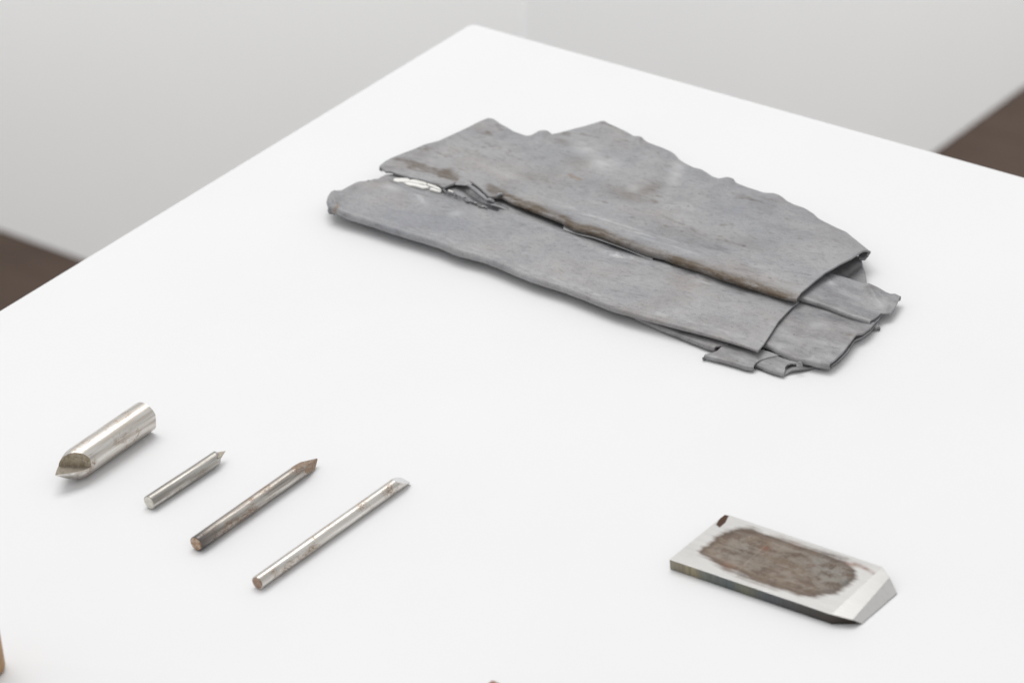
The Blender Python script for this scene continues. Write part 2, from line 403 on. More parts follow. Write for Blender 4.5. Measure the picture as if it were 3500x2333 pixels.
    o = mk(name, P.reshape(-1, 3), F.tolist(), mat, parent, attrs=attrs)
    md = o.modifiers.new('thickness', 'SOLIDIFY'); md.thickness = thick/1000; md.offset = -1
    if label: o['label'] = label
    return o

lead = empty('folded_lead_sheet', tuple(at(2000, 850)), 'crumpled grey lead sheet folded into overlapping strips, lying behind the metal tools', 'metal sheet')

SEAM = [(1303, 578), (1318, 591), (1339, 592), (1357, 598), (1390, 606), (1418, 612), (1446, 617), (1494, 634), (1517, 646), (1560, 629), (1612, 627), (1640, 646), (1672, 676), (1714, 679), (1752, 699), (1800, 718), (1851, 737), (1889, 752), (1922, 765), (1948, 780), (1971, 793), (2017, 802), (2055, 813), (2093, 829), (2142, 846), (2208, 872), (2272, 889), (2336, 915), (2399, 932), (2465, 955), (2538, 978), (2612, 999), (2685, 1022), (2724, 1029)]
RIDGE = [(1331, 625), (1456, 677), (1548, 698), (1714, 723), (1800, 757), (1902, 795), (2030, 844), (2100, 874), (2208, 896), (2285, 915), (2400, 945), (2560, 985), (2700, 1025)]
def zseam(x): return float(np.interp(x, [1300, 1450, 1700, 1900, 2200, 2500, 2724], [9.0, 9.2, 9.5, 11.0, 11.8, 11.8, 10.6]))

# --- upper panel
front = [(x, y, zseam(x)) for x, y in SEAM]
left = [(1303, 576, 9.0), (1300, 570, 9), (1318, 555, 9), (1340, 542, 9), (1391, 521, 9.2), (1452, 495, 9.0), (1499, 483, 8.6), (1564, 453, 8), (1625, 422, 7.5), (1669, 404, 7)]
back = [(1669, 404, 7), (1680, 408, 7), (1704, 425, 6.6), (1751, 449, 6), (1798, 462, 6), (1818, 458, 7), (1840, 449, 8), (1860, 450, 8), (1873, 454, 7.5), (1887, 462, 6.5), (1962, 436, 6), (2022, 420, 6), (2055, 413, 6), (2064, 415, 6), (2074, 424, 6), (2135, 450, 6), (2163, 463, 6), (2181, 463, 7), (2188, 469, 7), (2193, 478, 6), (2211, 487, 5.8), (2262, 506, 5.6), (2290, 515, 6), (2303, 522, 6.2), (2321, 543, 5.6), (2370, 573, 5.4), (2395, 581, 5.6), (2433, 605, 5.2), (2456, 609, 5.5), (2483, 604, 7), (2502, 609, 7), (2511, 625, 6), (2552, 644, 5.4), (2609, 661, 5.4), (2643, 659, 6.6), (2663, 665, 6.6), (2686, 682, 6), (2712, 697, 6), (2747, 711, 6), (2777, 730, 6), (2796, 745, 6.4), (2839, 766, 7), (2892, 791, 8), (2930, 825, 9), (2957, 848, 9.6), (2968, 858, 10)]
right = [(2724, 1027, 10.2), (2739, 1007, 10.3), (2785, 963, 11), (2819, 934, 11.5), (2869, 904, 12.3), (2911, 883, 12.2), (2938, 866, 11.6), (2955, 857, 10.8), (2968, 858, 10)]
TEAR = [(1517, 654), (1545, 662), (1560, 670), (1585, 680), (1600, 692), (1630, 698), (1650, 708), (1700, 722)]
def tear(X, Y, n):  # dark mask along the cracks: torn metal plus painted-in shade of the gaps
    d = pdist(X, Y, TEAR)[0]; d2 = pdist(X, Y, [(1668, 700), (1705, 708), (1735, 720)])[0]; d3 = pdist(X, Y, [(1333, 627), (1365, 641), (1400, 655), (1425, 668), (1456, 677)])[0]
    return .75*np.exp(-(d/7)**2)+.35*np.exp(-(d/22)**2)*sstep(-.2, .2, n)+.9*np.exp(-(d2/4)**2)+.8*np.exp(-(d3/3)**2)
def dz_up(X, Y, U, V, sx, sy):
    h = 0*X
    # long crease behind the left corner, and one joining the notch to the small bump
    for pts, w, a in (([(1670, 505), (1760, 490), (1880, 455)], 14, .45), ([(1880, 460), (1950, 492), (1925, 500)], 14, .45), ([(1820, 540), (1900, 505), (1965, 487)], 9, -.45),
                      ([(1965, 480), (2060, 510), (2120, 520), (2240, 560), (2330, 600)], 8, -.35), ([(2110, 500), (2180, 478), (2230, 470)], 10, .5), ([(2160, 500), (2200, 490), (2260, 498)], 8, -.5),
                      ([(1740, 552), (1830, 582), (1900, 600)], 7, .3)):
        d, s, p = pdist(X, Y, pts); e = np.minimum(sstep(0, .12, p), sstep(1, .85, p))
        h = h+.6*a*np.exp(-(d/w)**2)*e
    # lip-shaped dent
    d, s, p = pdist(X, Y, [(2258, 705), (2285, 695), (2320, 690), (2350, 694), (2386, 712)])
    e = np.minimum(sstep(0, .2, p), sstep(1, .8, p))
    h = h+e*(.62*np.exp(-(d/7)**2)-.55*np.exp(-((d-15)/9)**2)*(s > 0))
    h = h-.5*blob(X, Y, 2300, 730, 55, 22, 20)
    d, s, p = pdist(X, Y, [(2270, 735), (2330, 762)]); h = h-.3*np.exp(-(d/5)**2)
    for (cx, cy, rx, ry, an, a) in ((1850, 570, 90, 40, 15, -1.1), (2050, 570, 70, 30, 10, 1.0), (2180, 640, 70, 40, 30, -1.0), (2480, 660, 60, 35, 20, -1.3), (2560, 700, 70, 40, 20, 1.1), (2700, 770, 60, 40, 20, -1.1), (2600, 850, 90, 40, 20, .8),
                                    (2380, 640, 60, 40, 30, 1.0), (1560, 520, 90, 30, -20, -.8), (2500, 800, 110, 40, 20, -.8), (1930, 640, 80, 30, 15, -.7), (2100, 700, 100, 30, 20, .7), (2830, 830, 60, 35, 30, .8), (2310, 600, 30, 50, 30, -.8)):
        h = h+.75*a*blob(X, Y, cx, cy, rx, ry, an)
    # ripples running in from the wavy back edge
    d, s, p = pdist(X, Y, [q_[:2] for q_ in back]); h = h+.55*np.exp(-(d/45)**2)*np.sin(p*46)
    for (cx, cy, rx, ry) in ((2490, 622, 20, 18), (2655, 678, 24, 18), (1848, 468, 22, 16), (2184, 476, 12, 14)): h = h+.9*blob(X, Y, cx, cy, rx, ry)
    # the open mouth at the right is pressed into a bow
    e = pdist(X, Y, SEAM)[0]
    h = h-.9*np.exp(-(e/24)**2)*sstep(2000, 2300, X)
    h = h-.8*sstep(.15, .0, V)*(blob(X, Y, 1660, 660, 60, 40))
    return h
def paint_up(X, Y, U, V, sx, sy):
    e, s, p = pdist(X, Y, SEAM)
    n = fbm(sx/16, sy/5, 3)
    on = sstep(1640, 1720, X)*(1-sstep(2650, 2730, X)*.6)
    st = (np.exp(-((e-16)/15)**2)*(.95+1.0*n))*on
    st += sstep(-.1, .35, n+.15)*np.exp(-(e/42)**2)*on*.35
    st = np.maximum(st, sstep(.30, .95, blob(X, Y, 1430, 568, 90, 20, 14)+.9*n+.5*fbm(sx/4, sy/2, 3))*.8)
    st = np.maximum(st, sstep(.30, .95, blob(X, Y, 1530, 603, 75, 17, 22)+.9*n+.5*fbm(sx/4, sy/2, 3))*.85)
    st = np.maximum(st, sstep(.4, .8, blob(X, Y, 1690, 650, 60, 18, 28)+.6*n)*.8)
    st = np.maximum(st, .45*blob(X, Y, 1985, 556, 55, 24, 10)+.42*blob(X, Y, 2130, 660, 80, 26, 15)+.55*blob(X, Y, 2225, 640, 60, 24, -10)+.32*blob(X, Y, 1850, 600, 110, 30, 0)+.45*blob(X, Y, 1925, 485, 36, 10, 15)+.25*blob(X, Y, 2560, 830, 90, 24, 20)+.25*blob(X, Y, 1450, 520, 80, 20, -25)+.25*blob(X, Y, 2330, 800, 120, 26, 15))
    dk = .35*blob(X, Y, 2480, 850, 60, 26, 0)*sstep(-.1, .2, n)+.30*np.exp(-((e-75)/26)**2)*sstep(.0, .3, n)*sstep(2100, 2500, X)+.5*blob(X, Y, 1340, 565, 40, 18, -20)*sstep(-.1, .2, n)
    dk += .18*sstep(2350, 2900, X)*np.exp(-(pdist(X, Y, [q_[:2] for q_ in back])[0]/60)**2)
    pl_ = 1.*.45*blob(X, Y, 2000, 505, 50, 22, 10)+.5*blob(X, Y, 2060, 560, 60, 26, 0)+.35*blob(X, Y, 2165, 640, 22, 14)+.45*blob(X, Y, 2310, 590, 26, 60, 20)+.3*blob(X, Y, 1740, 600, 80, 14, 18)
    pl_ += .5*np.exp(-((e-62)/10)**2)*sstep(.0, .25, fbm(sx/30, sy/1.6, 3))*sstep(1800, 2000, X)*(1-sstep(2300, 2450, X))
    oc = .8*np.exp(-(pdist(X, Y, [(1945, 595), (1984, 611)])[0]/4)**2)*sstep(0, .2, 1)
    d, s2, p2 = pdist(X, Y, [(2258, 705), (2285, 695), (2320, 690), (2350, 694), (2386, 712)])
    oc = np.maximum(oc, .18*np.exp(-(d/6)**2)*sstep(-.2, .2, n)); dk += .3*np.exp(-(pdist(X, Y, [(2268, 733), (2300, 748), (2332, 763)])[0]/4)**2)
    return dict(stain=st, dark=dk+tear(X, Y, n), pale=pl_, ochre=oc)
panel('upper_panel', lead, front, right, back, left, 620, 190, rf=lambda x: float(np.interp(x, [1300, 1500, 1640, 1900, 2250, 2500, 2724], [.8, .8, .9, 1.2, 1.9, 1.7, 1.1])), rb=1.6, rl=1.1, dz=dz_up, paint=paint_up, under=4, amp=.55, seed=2.,
      label='widest top layer of the lead sheet with brown stains along its front fold')

# --- front panel
def zf(x): return float(np.interp(x, [1110, 1200, 1500, 1900, 2200, 2600], [8.6, 8.6, 8.2, 7.6, 7.2, 7.0]))
fr = [(1137, 724), (1160, 736), (1182, 744), (1219, 755), (1270, 772), (1338, 796), (1406, 817), (1500, 847), (1564, 874), (1600, 884), (1653, 898), (1700, 916), (1751, 938), (1821, 967), (1938, 1004), (2000, 1029), (2098, 1067), (2171, 1088), (2245, 1107), (2342, 1132), (2440, 1157), (2538, 1186), (2592, 1206)]
front = [(x, y, zf(x)) for x, y in fr]
right = [(2592, 1206, 7.0), (2607, 1186, 7), (2631, 1147, 7.2), (2660, 1098, 7.2), (2685, 1071, 7.), (2709, 1047, 6.5), (2729, 1032, 6.), (2745, 1012, 5.5)]
left = [(1126, 719, 8.6), (1119, 711, 8.6), (1115, 695, 8.8), (1119, 677, 9), (1127, 663, 9), (1137, 657, 8.6), (1165, 656, 7.6), (1185, 646, 7.4), (1211, 631, 7.2), (1228, 625, 7), (1253, 624, 6.5), (1270, 618, 6.4), (1285, 622, 6)]
back = [(1285, 622, 6.), (1310, 616, 5.6), (1360, 600, 5.2), (1450, 610, 4.6), (1560, 640, 4.4), (1714, 672, 4.6), (1800, 700, 4.8), (1950, 760, 4.8), (2142, 826, 5), (2336, 893, 5), (2538, 956, 5), (2700, 1000, 5.4), (2745, 1012, 5.5)]
CR = [(1333, 627), (1365, 641), (1400, 655), (1425, 668), (1456, 677)]
def dz_fr(X, Y, U, V, sx, sy):
    h = 0*X
    d, s, p = pdist(X, Y, RIDGE)                     # flat top keeps its height up to the ridge, then falls away under the seam
    far = sstep(-4, 40, -s*d)
    # lift the part in front of the ridge so the strip is flat, Coons slope removed
    zt = np.interp(X, [1110, 1500, 1900, 2600], [8.6, 8.0, 7.5, 7.0])
    zl = zt-np.interp(X, [1110, 1500, 1900, 2600], [1.8, 1.9, 1.7, 1.8])
    cur = 0
    lin = np.interp(V, [0, 1], [0, 1])
    base_ = panel.z
    tgt = zt*(1-far)+zl*far
    e = sstep(0, .06, V)*sstep(1, .93, V)*sstep(.0, .10, U)*sstep(1, .97, U)
    h = h+(tgt-base_)*e
    h = h+.35*np.exp(-((d)/9)**2)*sstep(1700, 1800, X)
    # crumpled welt on the ridge
    h = h+.55*blob(X, Y, 2115, 878, 48, 9, 14)+.25*np.exp(-(d/12)**2)*fbm(sx/3, sy/1.2, 3)*sstep(1700, 1850, X)
    d, s, p = pdist(X, Y, CR); h = h-.9*np.exp(-(d/4)**2)*sstep(0, .1, p)-.6*np.tanh(-s*d/5)*np.exp(-(d/22)**2)
    d, s, p = pdist(X, Y, [(1517, 654), (1545, 662), (1560, 670), (1585, 680), (1600, 692), (1630, 698), (1650, 708), (1700, 722)]); h = h-1.5*np.exp(-(d/4.5)**2)-2.0*blob(X, Y, 1628, 668, 66, 15, 36)
    # fold lines at the rolled left end
    h = h+.9*np.exp(-(pdist(X, Y, [(1140, 680), (1152, 705), (1175, 722)])[0]/9)**2)-.7*blob(X, Y, 1172, 690, 16, 22, -20)-.5*blob(X, Y, 1165, 664, 20, 8, 10)
    h = h+.6*blob(X, Y, 1200, 650, 26, 12, -30)-.5*blob(X, Y, 1290, 640, 18, 10)
    for (cx, cy, rx, ry, an, a) in ((1330, 720, 90, 26, 18, -.7), (1520, 790, 100, 26, 20, .6), (1700, 830, 90, 30, 22, -.7), (1900, 900, 110, 30, 22, .6), (2100, 960, 100, 34, 20, -.7), (2300, 1040, 120, 36, 16, .6), (2480, 1080, 80, 36, 16, -.6)):
        h = h+a*blob(X, Y, cx, cy, rx, ry, an)
    return h
def paint_fr(X, Y, U, V, sx, sy):
    e, s, p = pdist(X, Y, fr); n = fbm(sx/14, sy/4, 3); n2 = fbm(sx/5, sy/1.5, 3)
    st = np.exp(-((e-10)/16)**2)*sstep(1250, 1600, X)*(.25+.9*n)*(1-.5*sstep(2200, 2500, X))+.7*np.exp(-(e/16)**2)*blob(X, Y, 1680, 905, 60, 20, 24)+.5*np.exp(-(e/20)**2)*blob(X, Y, 2130, 1075, 70, 30, 20)
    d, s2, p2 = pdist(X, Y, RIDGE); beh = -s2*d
    dk = .22*sstep(0, 20, beh)*(.6+n2)+.35*np.exp(-((beh+12)/14)**2)*sstep(.0, .25, n2)*sstep(1700, 1850, X)  # first term paints shade into the strip that dips under the seam
    dk = dk+.45*blob(X, Y, 2500, 990, 130, 20, 16)*sstep(-.25, .15, n)+.3*blob(X, Y, 2640, 1028, 60, 12, 16)
    dk = dk+.35*blob(X, Y, 1165, 675, 26, 22)+.3*blob(X, Y, 1205, 652, 24, 12, -30)
    pl_ = .75*blob(X, Y, 2115, 880, 52, 8, 14)*sstep(-.1, .15, n2)+.45*blob(X, Y, 2330, 930, 110, 7, 16)*sstep(-.05, .2, n2)+.5*blob(X, Y, 2400, 962, 60, 14, 20)*sstep(-.1, .2, n2)+.45*blob(X, Y, 1440, 690, 24, 8, 40)+.4*blob(X, Y, 1335, 650, 34, 9, 15)+.35*blob(X, Y, 1560, 735, 26, 10)
    pl_ = pl_+.25*np.exp(-((e-36)/7)**2)*sstep(-.05, .2, n2)*sstep(1200, 1400, X)
    oc = .9*np.exp(-(pdist(X, Y, [(1150, 697), (1157, 712)])[0]/3.5)**2)
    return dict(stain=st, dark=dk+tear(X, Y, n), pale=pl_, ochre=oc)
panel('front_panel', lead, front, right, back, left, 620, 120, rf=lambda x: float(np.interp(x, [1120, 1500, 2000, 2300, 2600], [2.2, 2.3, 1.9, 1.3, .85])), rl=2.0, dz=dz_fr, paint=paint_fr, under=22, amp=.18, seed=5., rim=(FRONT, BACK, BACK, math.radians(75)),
      label='long narrow front strip of the lead sheet with a rounded fold lifted off the plinth')

# --- the visible layers at the right end
def plain(k, st=0., dk=0., pa=0.):
    def f(X, Y, U, V, sx, sy):
        n = fbm(sx/9+k, sy/4+k, 3); e = np.minimum(np.minimum(U, 1-U), np.minimum(V, 1-V))
        return dict(stain=st*sstep(.0, .4, n)+.35*np.exp(-(V/.10)**2)*(.4+n), dark=.12+dk+.2*sstep(.0, .35, n), pale=.6*pa*sstep(.05, .35, -n))
    return f
def dz_e1(X, Y, U, V, sx, sy):
    return .7*blob(X, Y, 2985, 1000, 30, 14, 20)-.7*blob(X, Y, 2950, 1035, 40, 20, 20)+.8*np.exp(-(pdist(X, Y, [(2968, 985), (3010, 1040), (3030, 1050)])[0]/10)**2)-.5*blob(X, Y, 2870, 1000, 50, 20, 20)+.5*blob(X, Y, 2840, 965, 14, 10)
def pt_e1(X, Y, U, V, sx, sy):
    r_ = plain(3, 0, .05, .2)(X, Y, U, V, sx, sy); r_['stain'] = r_['stain']+.55*blob(X, Y, 2978, 985, 12, 8); r_['pale'] = r_['pale']+.45*blob(X, Y, 2845, 968, 14, 9)+.35*blob(X, Y, 3010, 1035, 20, 20); return r_
panel('right_flap', lead,
      [(2650, 1000, 7.6), (2722, 1026, 8), (2836, 1062, 7.6), (2899, 1088, 7.2), (2948, 1104, 6.6), (2975, 1113, 6)],
      [(2975, 1111, 6), (2992, 1095, 5.4), (3010, 1075, 5), (3046, 1070, 4.2), (3068, 1037, 4.4), (3078, 1013, 5)],
      [(2770, 915, 8.2), (2845, 935, 8.4), (2900, 950, 7.4), (2948, 966, 6.6), (2970, 967, 6.8), (2997, 979, 6.6), (3028, 997, 5.8), (3045, 1003, 5.4), (3059, 1002, 5.8), (3078, 1011, 5)],
      [(2650, 1000, 7.6), (2700, 960, 8), (2770, 915, 8.2)],
      260, 110, rf=1.4, rb=1.1, dz=dz_e1, paint=pt_e1, under=14, amp=.25, seed=7., label='upper flap sticking out at the right end of the sheet')
def dz_e2(X, Y, U, V, sx, sy):
    return .6*blob(X, Y, 2850, 1150, 50, 30, 20)-.6*blob(X, Y, 2760, 1130, 50, 40, 20)-.6*np.exp(-(pdist(X, Y, [(2640, 1192), (2700, 1218), (2760, 1205)])[0]/12)**2)+.5*np.exp(-(pdist(X, Y, [(2780, 1215), (2840, 1200)])[0]/12)**2)
def pt_e2(X, Y, U, V, sx, sy):
    r_ = plain(9, 0, .08, .25)(X, Y, U, V, sx, sy); r_['stain'] = r_['stain']+.5*blob(X, Y, 2750, 1177, 9, 7)+.6*blob(X, Y, 2903, 1145, 12, 6); r_['pale'] = r_['pale']+.35*blob(X, Y, 2790, 1110, 30, 14)
    r_['dark'] = r_['dark']+.9*blob(X, Y, 2714, 1141, 3.5, 2.5)+.35*blob(X, Y, 2850, 1085, 110, 14, 16); return r_
panel('lower_right_flap', lead,
      [(2540, 1150, 5.2), (2613, 1191, 5.6), (2635, 1198, 5.8), (2667, 1216, 5.8), (2702, 1233, 5.4), (2734, 1242, 5.2), (2792, 1256, 5), (2836, 1264, 5)],
      [(2838, 1262, 5), (2859, 1236, 5.2), (2881, 1209, 5.2), (2912, 1164, 5.2), (2926, 1143, 5.4), (2948, 1141, 5.0), (2975, 1122, 4.8), (2990, 1105, 4.4)],
      [(2690, 1000, 5.), (2800, 1030, 5), (2900, 1065, 4.8), (2990, 1098, 4.4)],
      [(2540, 1150, 5.2), (2600, 1090, 5), (2690, 1000, 5)],
      240, 150, rf=1.7, dz=dz_e2, paint=pt_e2, under=12, amp=.25, seed=9., label='lower right flap with a small black pinhole')
# thinner layers peeping out below it
def wave(a, f, ph):
    return lambda X, Y, U, V, sx, sy: a*np.sin(U*f+ph)+a*.6*np.sin(V*f*.7+ph)
panel('under_layer', lead,
      [(2560, 1150, 2.6), (2700, 1222, 2.6), (2770, 1243, 2.4), (2842, 1262, 2.2)],
      [(2846, 1263, 2.2), (2872, 1236, 2.4), (2900, 1200, 2.6), (2922, 1163, 2.8), (2948, 1152, 2.8), (2975, 1135, 2.6), (2992, 1118, 2.4), (3006, 1112, 2.6)],
      [(2700, 1010, 3), (2850, 1040, 3), (2950, 1070, 2.8), (3006, 1095, 2.6)],
      [(2560, 1150, 2.6), (2620, 1090, 3), (2700, 1010, 3)],
      120, 70, rf=1.0, rb=.0, dz=wave(.25, 9, 1), paint=plain(13, 0, .15, .1), under=6, amp=.2, seed=11.)
panel('under_layer', lead,
      [(2920, 1100, 4.1), (2950, 1115, 4.0), (2985, 1121, 3.6)],
      [(2985, 1121, 3.6), (2995, 1108, 3.5), (3005, 1092, 3.6), (3012, 1078, 3.6)],
      [(2940, 1040, 4), (2980, 1050, 4), (3012, 1074, 3.6)],
      [(2920, 1100, 4.1), (2930, 1070, 4.2), (2940, 1040, 4)],
      40, 30, rf=.8, dz=wave(.2, 7, 2), paint=plain(17, 0, .1, .1), under=4, amp=.1, seed=12.)
panel('under_layer', lead,
      [(2950, 1118, 2.2), (2975, 1124, 2.2), (2992, 1126, 2.2), (3003, 1119, 2.4)],
      [(3003, 1119, 2.4), (3001, 1110, 2.6), (2996, 1100, 2.8)],
      [(2940, 1090, 2.6), (2970, 1092, 2.6), (2996, 1096, 2.6)],
      [(2950, 1118, 2.2), (2945, 1104, 2.4), (2940, 1090, 2.6)],
      30, 20, rf=.9, rr=.7, paint=plain(19, 0, .2, .1), under=4, amp=.1, seed=14.)
# strip seen under the front panel and the two small corner folds
panel('under_layer', lead,
      [(2150, 1080, 3.8), (2189, 1101, 3.8), (2256, 1130, 3.6), (2323, 1157, 3.4), (2390, 1184, 3.2), (2420, 1196, 3.2), (2444, 1203, 3.4)],
      [(2446, 1202, 3.4), (2470, 1192, 3.6), (2490, 1180, 3.8), (2500, 1165, 4)],
      [(2180, 1060, 4), (2300, 1090, 4), (2400, 1125, 4), (2500, 1160, 4)],
      [(2150, 1080, 3.8), (2165, 1070, 4), (2180, 1060, 4)],
      200, 40, rf=1.4, paint=plain(21, .2, .12, .2), under=6, amp=.15, seed=16.)
panel('corner_fold', lead,
      [(2412, 1221, 2.8), (2440, 1231, 2.9), (2502, 1250, 3), (2545, 1264, 3), (2564, 1268, 3), (2577, 1268, 3)],
      [(2578, 1266, 3), (2584, 1254, 3.2), (2600, 1240, 3.4), (2630, 1226, 3.4), (2664, 1217, 3.2)],
      [(2470, 1180, 3.4), (2500, 1172, 3.4), (2580, 1185, 3.4), (2664, 1210, 3.2)],
      [(2410, 1216, 2.8), (2430, 1208, 3), (2452, 1198, 3.2), (2470, 1180, 3.4)],
      120, 60, rf=1.3, rl=.7, paint=plain(23, 0, .12, .35), under=8, amp=.15, seed=18., label='small folded corner below the front strip')
panel('corner_fold', lead,
      [(2560, 1250, 2.3), (2600, 1263, 2.4), (2640, 1278, 2.5), (2667, 1286, 2.5), (2680, 1288, 2.6)],
      [(2681, 1285, 2.6), (2684, 1264, 2.8), (2694, 1250, 3.3), (2712, 1243, 3.5), (2735, 1245, 3.0)],
      [(2600, 1205, 2.8), (2660, 1216, 3), (2700, 1226, 3.2), (2735, 1240, 3.0)],
      [(2560, 1250, 2.3), (2580, 1225, 2.6), (2600, 1205, 2.8)],
      100, 50, rf=1.1, dz=wave(.15, 8, 0), paint=plain(25, .1, .12, .35), under=8, amp=.12, seed=20., label='lowest folded corner with an open end')
panel('under_layer', lead,
      [(2610, 1258, 1.4), (2680, 1279, 1.2), (2700, 1268, 1.6), (2735, 1262, 1.8), (2765, 1259, 1.4), (2790, 1252, 1.2)],
      [(2790, 1250, 1.2), (2795, 1235, 1.6)],
      [(2640, 1215, 1.6), (2700, 1225, 1.6), (2795, 1235, 1.6)],
      [(2610, 1258, 1.4), (2625, 1235, 1.5), (2640, 1215, 1.6)],
      90, 30, rf=0, dz=wave(.25, 12, 1), paint=plain(27, 0, .15, .2), under=0, amp=.1, seed=22.)
panel('torn_scrap', lead,
      [(2722, 1251, 4.2), (2732, 1253, 4.), (2745, 1252, 3.6)],
      [(2745, 1252, 3.6), (2743, 1247, 4.4), (2739, 1242, 5)],
      [(2725, 1236, 5.6), (2731, 1233, 6.2), (2737, 1236, 6)],
      [(2722, 1251, 4.2), (2723, 1243, 4.8), (2725, 1236, 5.6)],
      12, 12, rf=0, paint=plain(29), under=0, amp=.0, seed=1., thick=.6)
# the sheet seen inside the open mouth under the upper panel
panel('inner_sheet', lead,
      [(2760, 985, 3), (2850, 990, 3), (2962, 985, 2.5)],
      [(2962, 985, 2.5), (2960, 966, 2.6), (2955, 930, 3.2), (2947, 900, 3.8), (2940, 878, 4.6)],
      [(2700, 850, 5), (2800, 850, 5), (2880, 855, 5), (2940, 874, 4.8)],
      [(2760, 985, 3), (2730, 920, 4), (2700, 850, 5)],
      80, 60, rr=.8, paint=plain(31, 0, .22, .1), dz=lambda X, Y, U, V, sx, sy: -.8*np.exp(-(pdist(X, Y, [(2860, 960), (2900, 935), (2945, 900)])[0]/10)**2), under=0, amp=.2, seed=24.)
panel('rolled_lip', lead,
      [(2936, 882, 6.6), (2945, 886, 6.2), (2958, 886, 6.2), (2968, 878, 6.8)],
      [(2968, 878, 6.8), (2971, 868, 8.4), (2971, 860, 9.6)],
      [(2925, 845, 8), (2950, 850, 8.6), (2969, 858, 9.6)],
      [(2936, 882, 6.6), (2932, 865, 7), (2925, 845, 8)],
      20, 20, paint=plain(33, 0, .35, 0), amp=.0, seed=24., under=0)
panel('seam_ledge', lead,
      [(1925, 783, 8.0), (1975, 800, 8.0), (2030, 812, 8.0), (2093, 834, 8.0), (2142, 852, 8.0), (2165, 862, 8.0), (2208, 880, 7.9), (2230, 886, 7.8)],
      [(2230, 886, 7.8), (2240, 870, 8.)],
      [(1930, 750, 8.2), (2050, 790, 8.2), (2150, 830, 8.2), (2240, 862, 8.2)],
      [(1925, 783, 8.0), (1930, 750, 8.2)],
      90, 16, rf=0, paint=lambda X, Y, U, V, sx, sy: dict(pale=.5+0*X), under=0, amp=.05, seed=3., thick=.5, label='thin pale sheet edge peeping out of the dark seam')
# filling layers that carry the panels (hidden but solid)
panel('inner_layer', lead,
      [(1190, 718, 3.8), (1500, 820, 3.4), (1900, 962, 3.2), (2300, 1090, 3.), (2480, 1120, 3)],
      [(2480, 1120, 3), (2600, 1040, 3), (2780, 900, 3.4), (2850, 840, 3.4)],
      [(1420, 560, 4), (1700, 500, 3.6), (2150, 520, 3.4), (2500, 680, 3.4), (2850, 840, 3.4)],
      [(1190, 718, 3.8), (1250, 680, 3.6), (1320, 620, 3.8), (1420, 560, 4)],
      160, 60, rf=1.2, rb=1.2, rl=1.2, paint=plain(35, 0, .2, .1), under=10, amp=.2, seed=26.)
# valley piece by the left end, between the two panels
def dz_v(X, Y, U, V, sx, sy):
    h = -.5*np.exp(-(pdist(X, Y, [(1290, 622), (1320, 632), (1350, 634)])[0]/8)**2)
    d, s, p = pdist(X, Y, [(1517, 654), (1545, 662), (1560, 670), (1585, 680), (1600, 692), (1630, 698), (1650, 708), (1700, 722)]); h = h-1.5*np.exp(-(d/4.5)**2)-2.0*blob(X, Y, 1628, 668, 66, 15, 36)
    return h
panel('torn_layer', lead,
      [(1292, 626, 6.8), (1330, 636, 6.8), (1400, 662, 7.0), (1456, 684, 7.2), (1560, 706, 7.0), (1660, 722, 6.6), (1720, 730, 6.2)],
      [(1720, 730, 6.2), (1722, 700, 6), (1725, 680, 5.6)],
      [(1318, 597, 7.4), (1400, 592, 7), (1500, 618, 6.6), (1560, 612, 6.6), (1640, 630, 6.6), (1725, 672, 5.8)],
      [(1288, 620, 7), (1300, 606, 7.2), (1318, 597, 7.4)],
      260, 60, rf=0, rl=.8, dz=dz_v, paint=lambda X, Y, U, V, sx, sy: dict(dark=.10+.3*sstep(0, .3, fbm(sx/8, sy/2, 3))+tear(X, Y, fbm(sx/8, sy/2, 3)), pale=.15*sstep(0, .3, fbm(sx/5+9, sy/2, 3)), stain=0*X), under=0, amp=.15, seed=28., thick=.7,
      label='torn layer showing in the gap at the left of the seam')

def strip(name, pts, w, zt, th, mat, label=None, curl=0):
    """small torn tongue or flake: polygon traced on the sheet, given thickness"""
    P = [at(x, y, z) for x, y, z in pts]; n = len(P)
    c = np.mean(P, axis=0)
    V = [p for p in P]+[p-np.array([0, 0, th/1000]) for p in P]+[c+np.array([0, 0, curl/1000])]
    F = [(k, (k+1) % n, 2*n) for k in range(n)]+[((k+1) % n, k, n+k, n+(k+1) % n) for k in range(n)]+[tuple(n+k for k in reversed(range(n)))]
    o = mk(name, V, F, mat, lead, smooth=False, attrs={k: np.zeros(len(V)) for k in ('stain', 'dark', 'pale', 'ochre')})
    if label: o['label'] = label
    return o
def q4(x, y, z): return (1280+x/3.92, 560+y/3.92, z)
def jag(P, n=4, a=1.1):
    """roughen an outline"""
    out = []
    for k in range(len(P)):
        p, q_ = np.array(P[k]), np.array(P[(k+1) % len(P)])
        for j in range(n):
            t = j/n; r_ = p*(1-t)+q_*t
            if j: r_[:2] += np.random.uniform(-a, a, 2)
            out.append(tuple(r_))
    return out
zz = 8.1
fl = [[(262, 195), (330, 190), (430, 190), (470, 205), (480, 228), (465, 238), (380, 238), (300, 238), (255, 225)],
      [(500, 210), (550, 212), (700, 252), (700, 280), (640, 272), (540, 252), (470, 238), (478, 215)],
      [(708, 255), (820, 292), (875, 322), (898, 350), (860, 342), (790, 310), (706, 284)],
      [(385, 246), (470, 246), (560, 264), (640, 282), (700, 292), (735, 318), (640, 322), (540, 294), (445, 278)],
      [(745, 318), (790, 324), (840, 345), (895, 360), (870, 374), (800, 358), (742, 342)],
      [(985, 345), (1020, 352), (1060, 372), (1040, 380), (990, 362)]]
for k, f in enumerate(fl):
    o = strip('white_flake', jag([q4(x, y, zz+.1*(k % 2)) for x, y in f], 3, .6), 0, 0, .9, FLAKE, curl=.1)
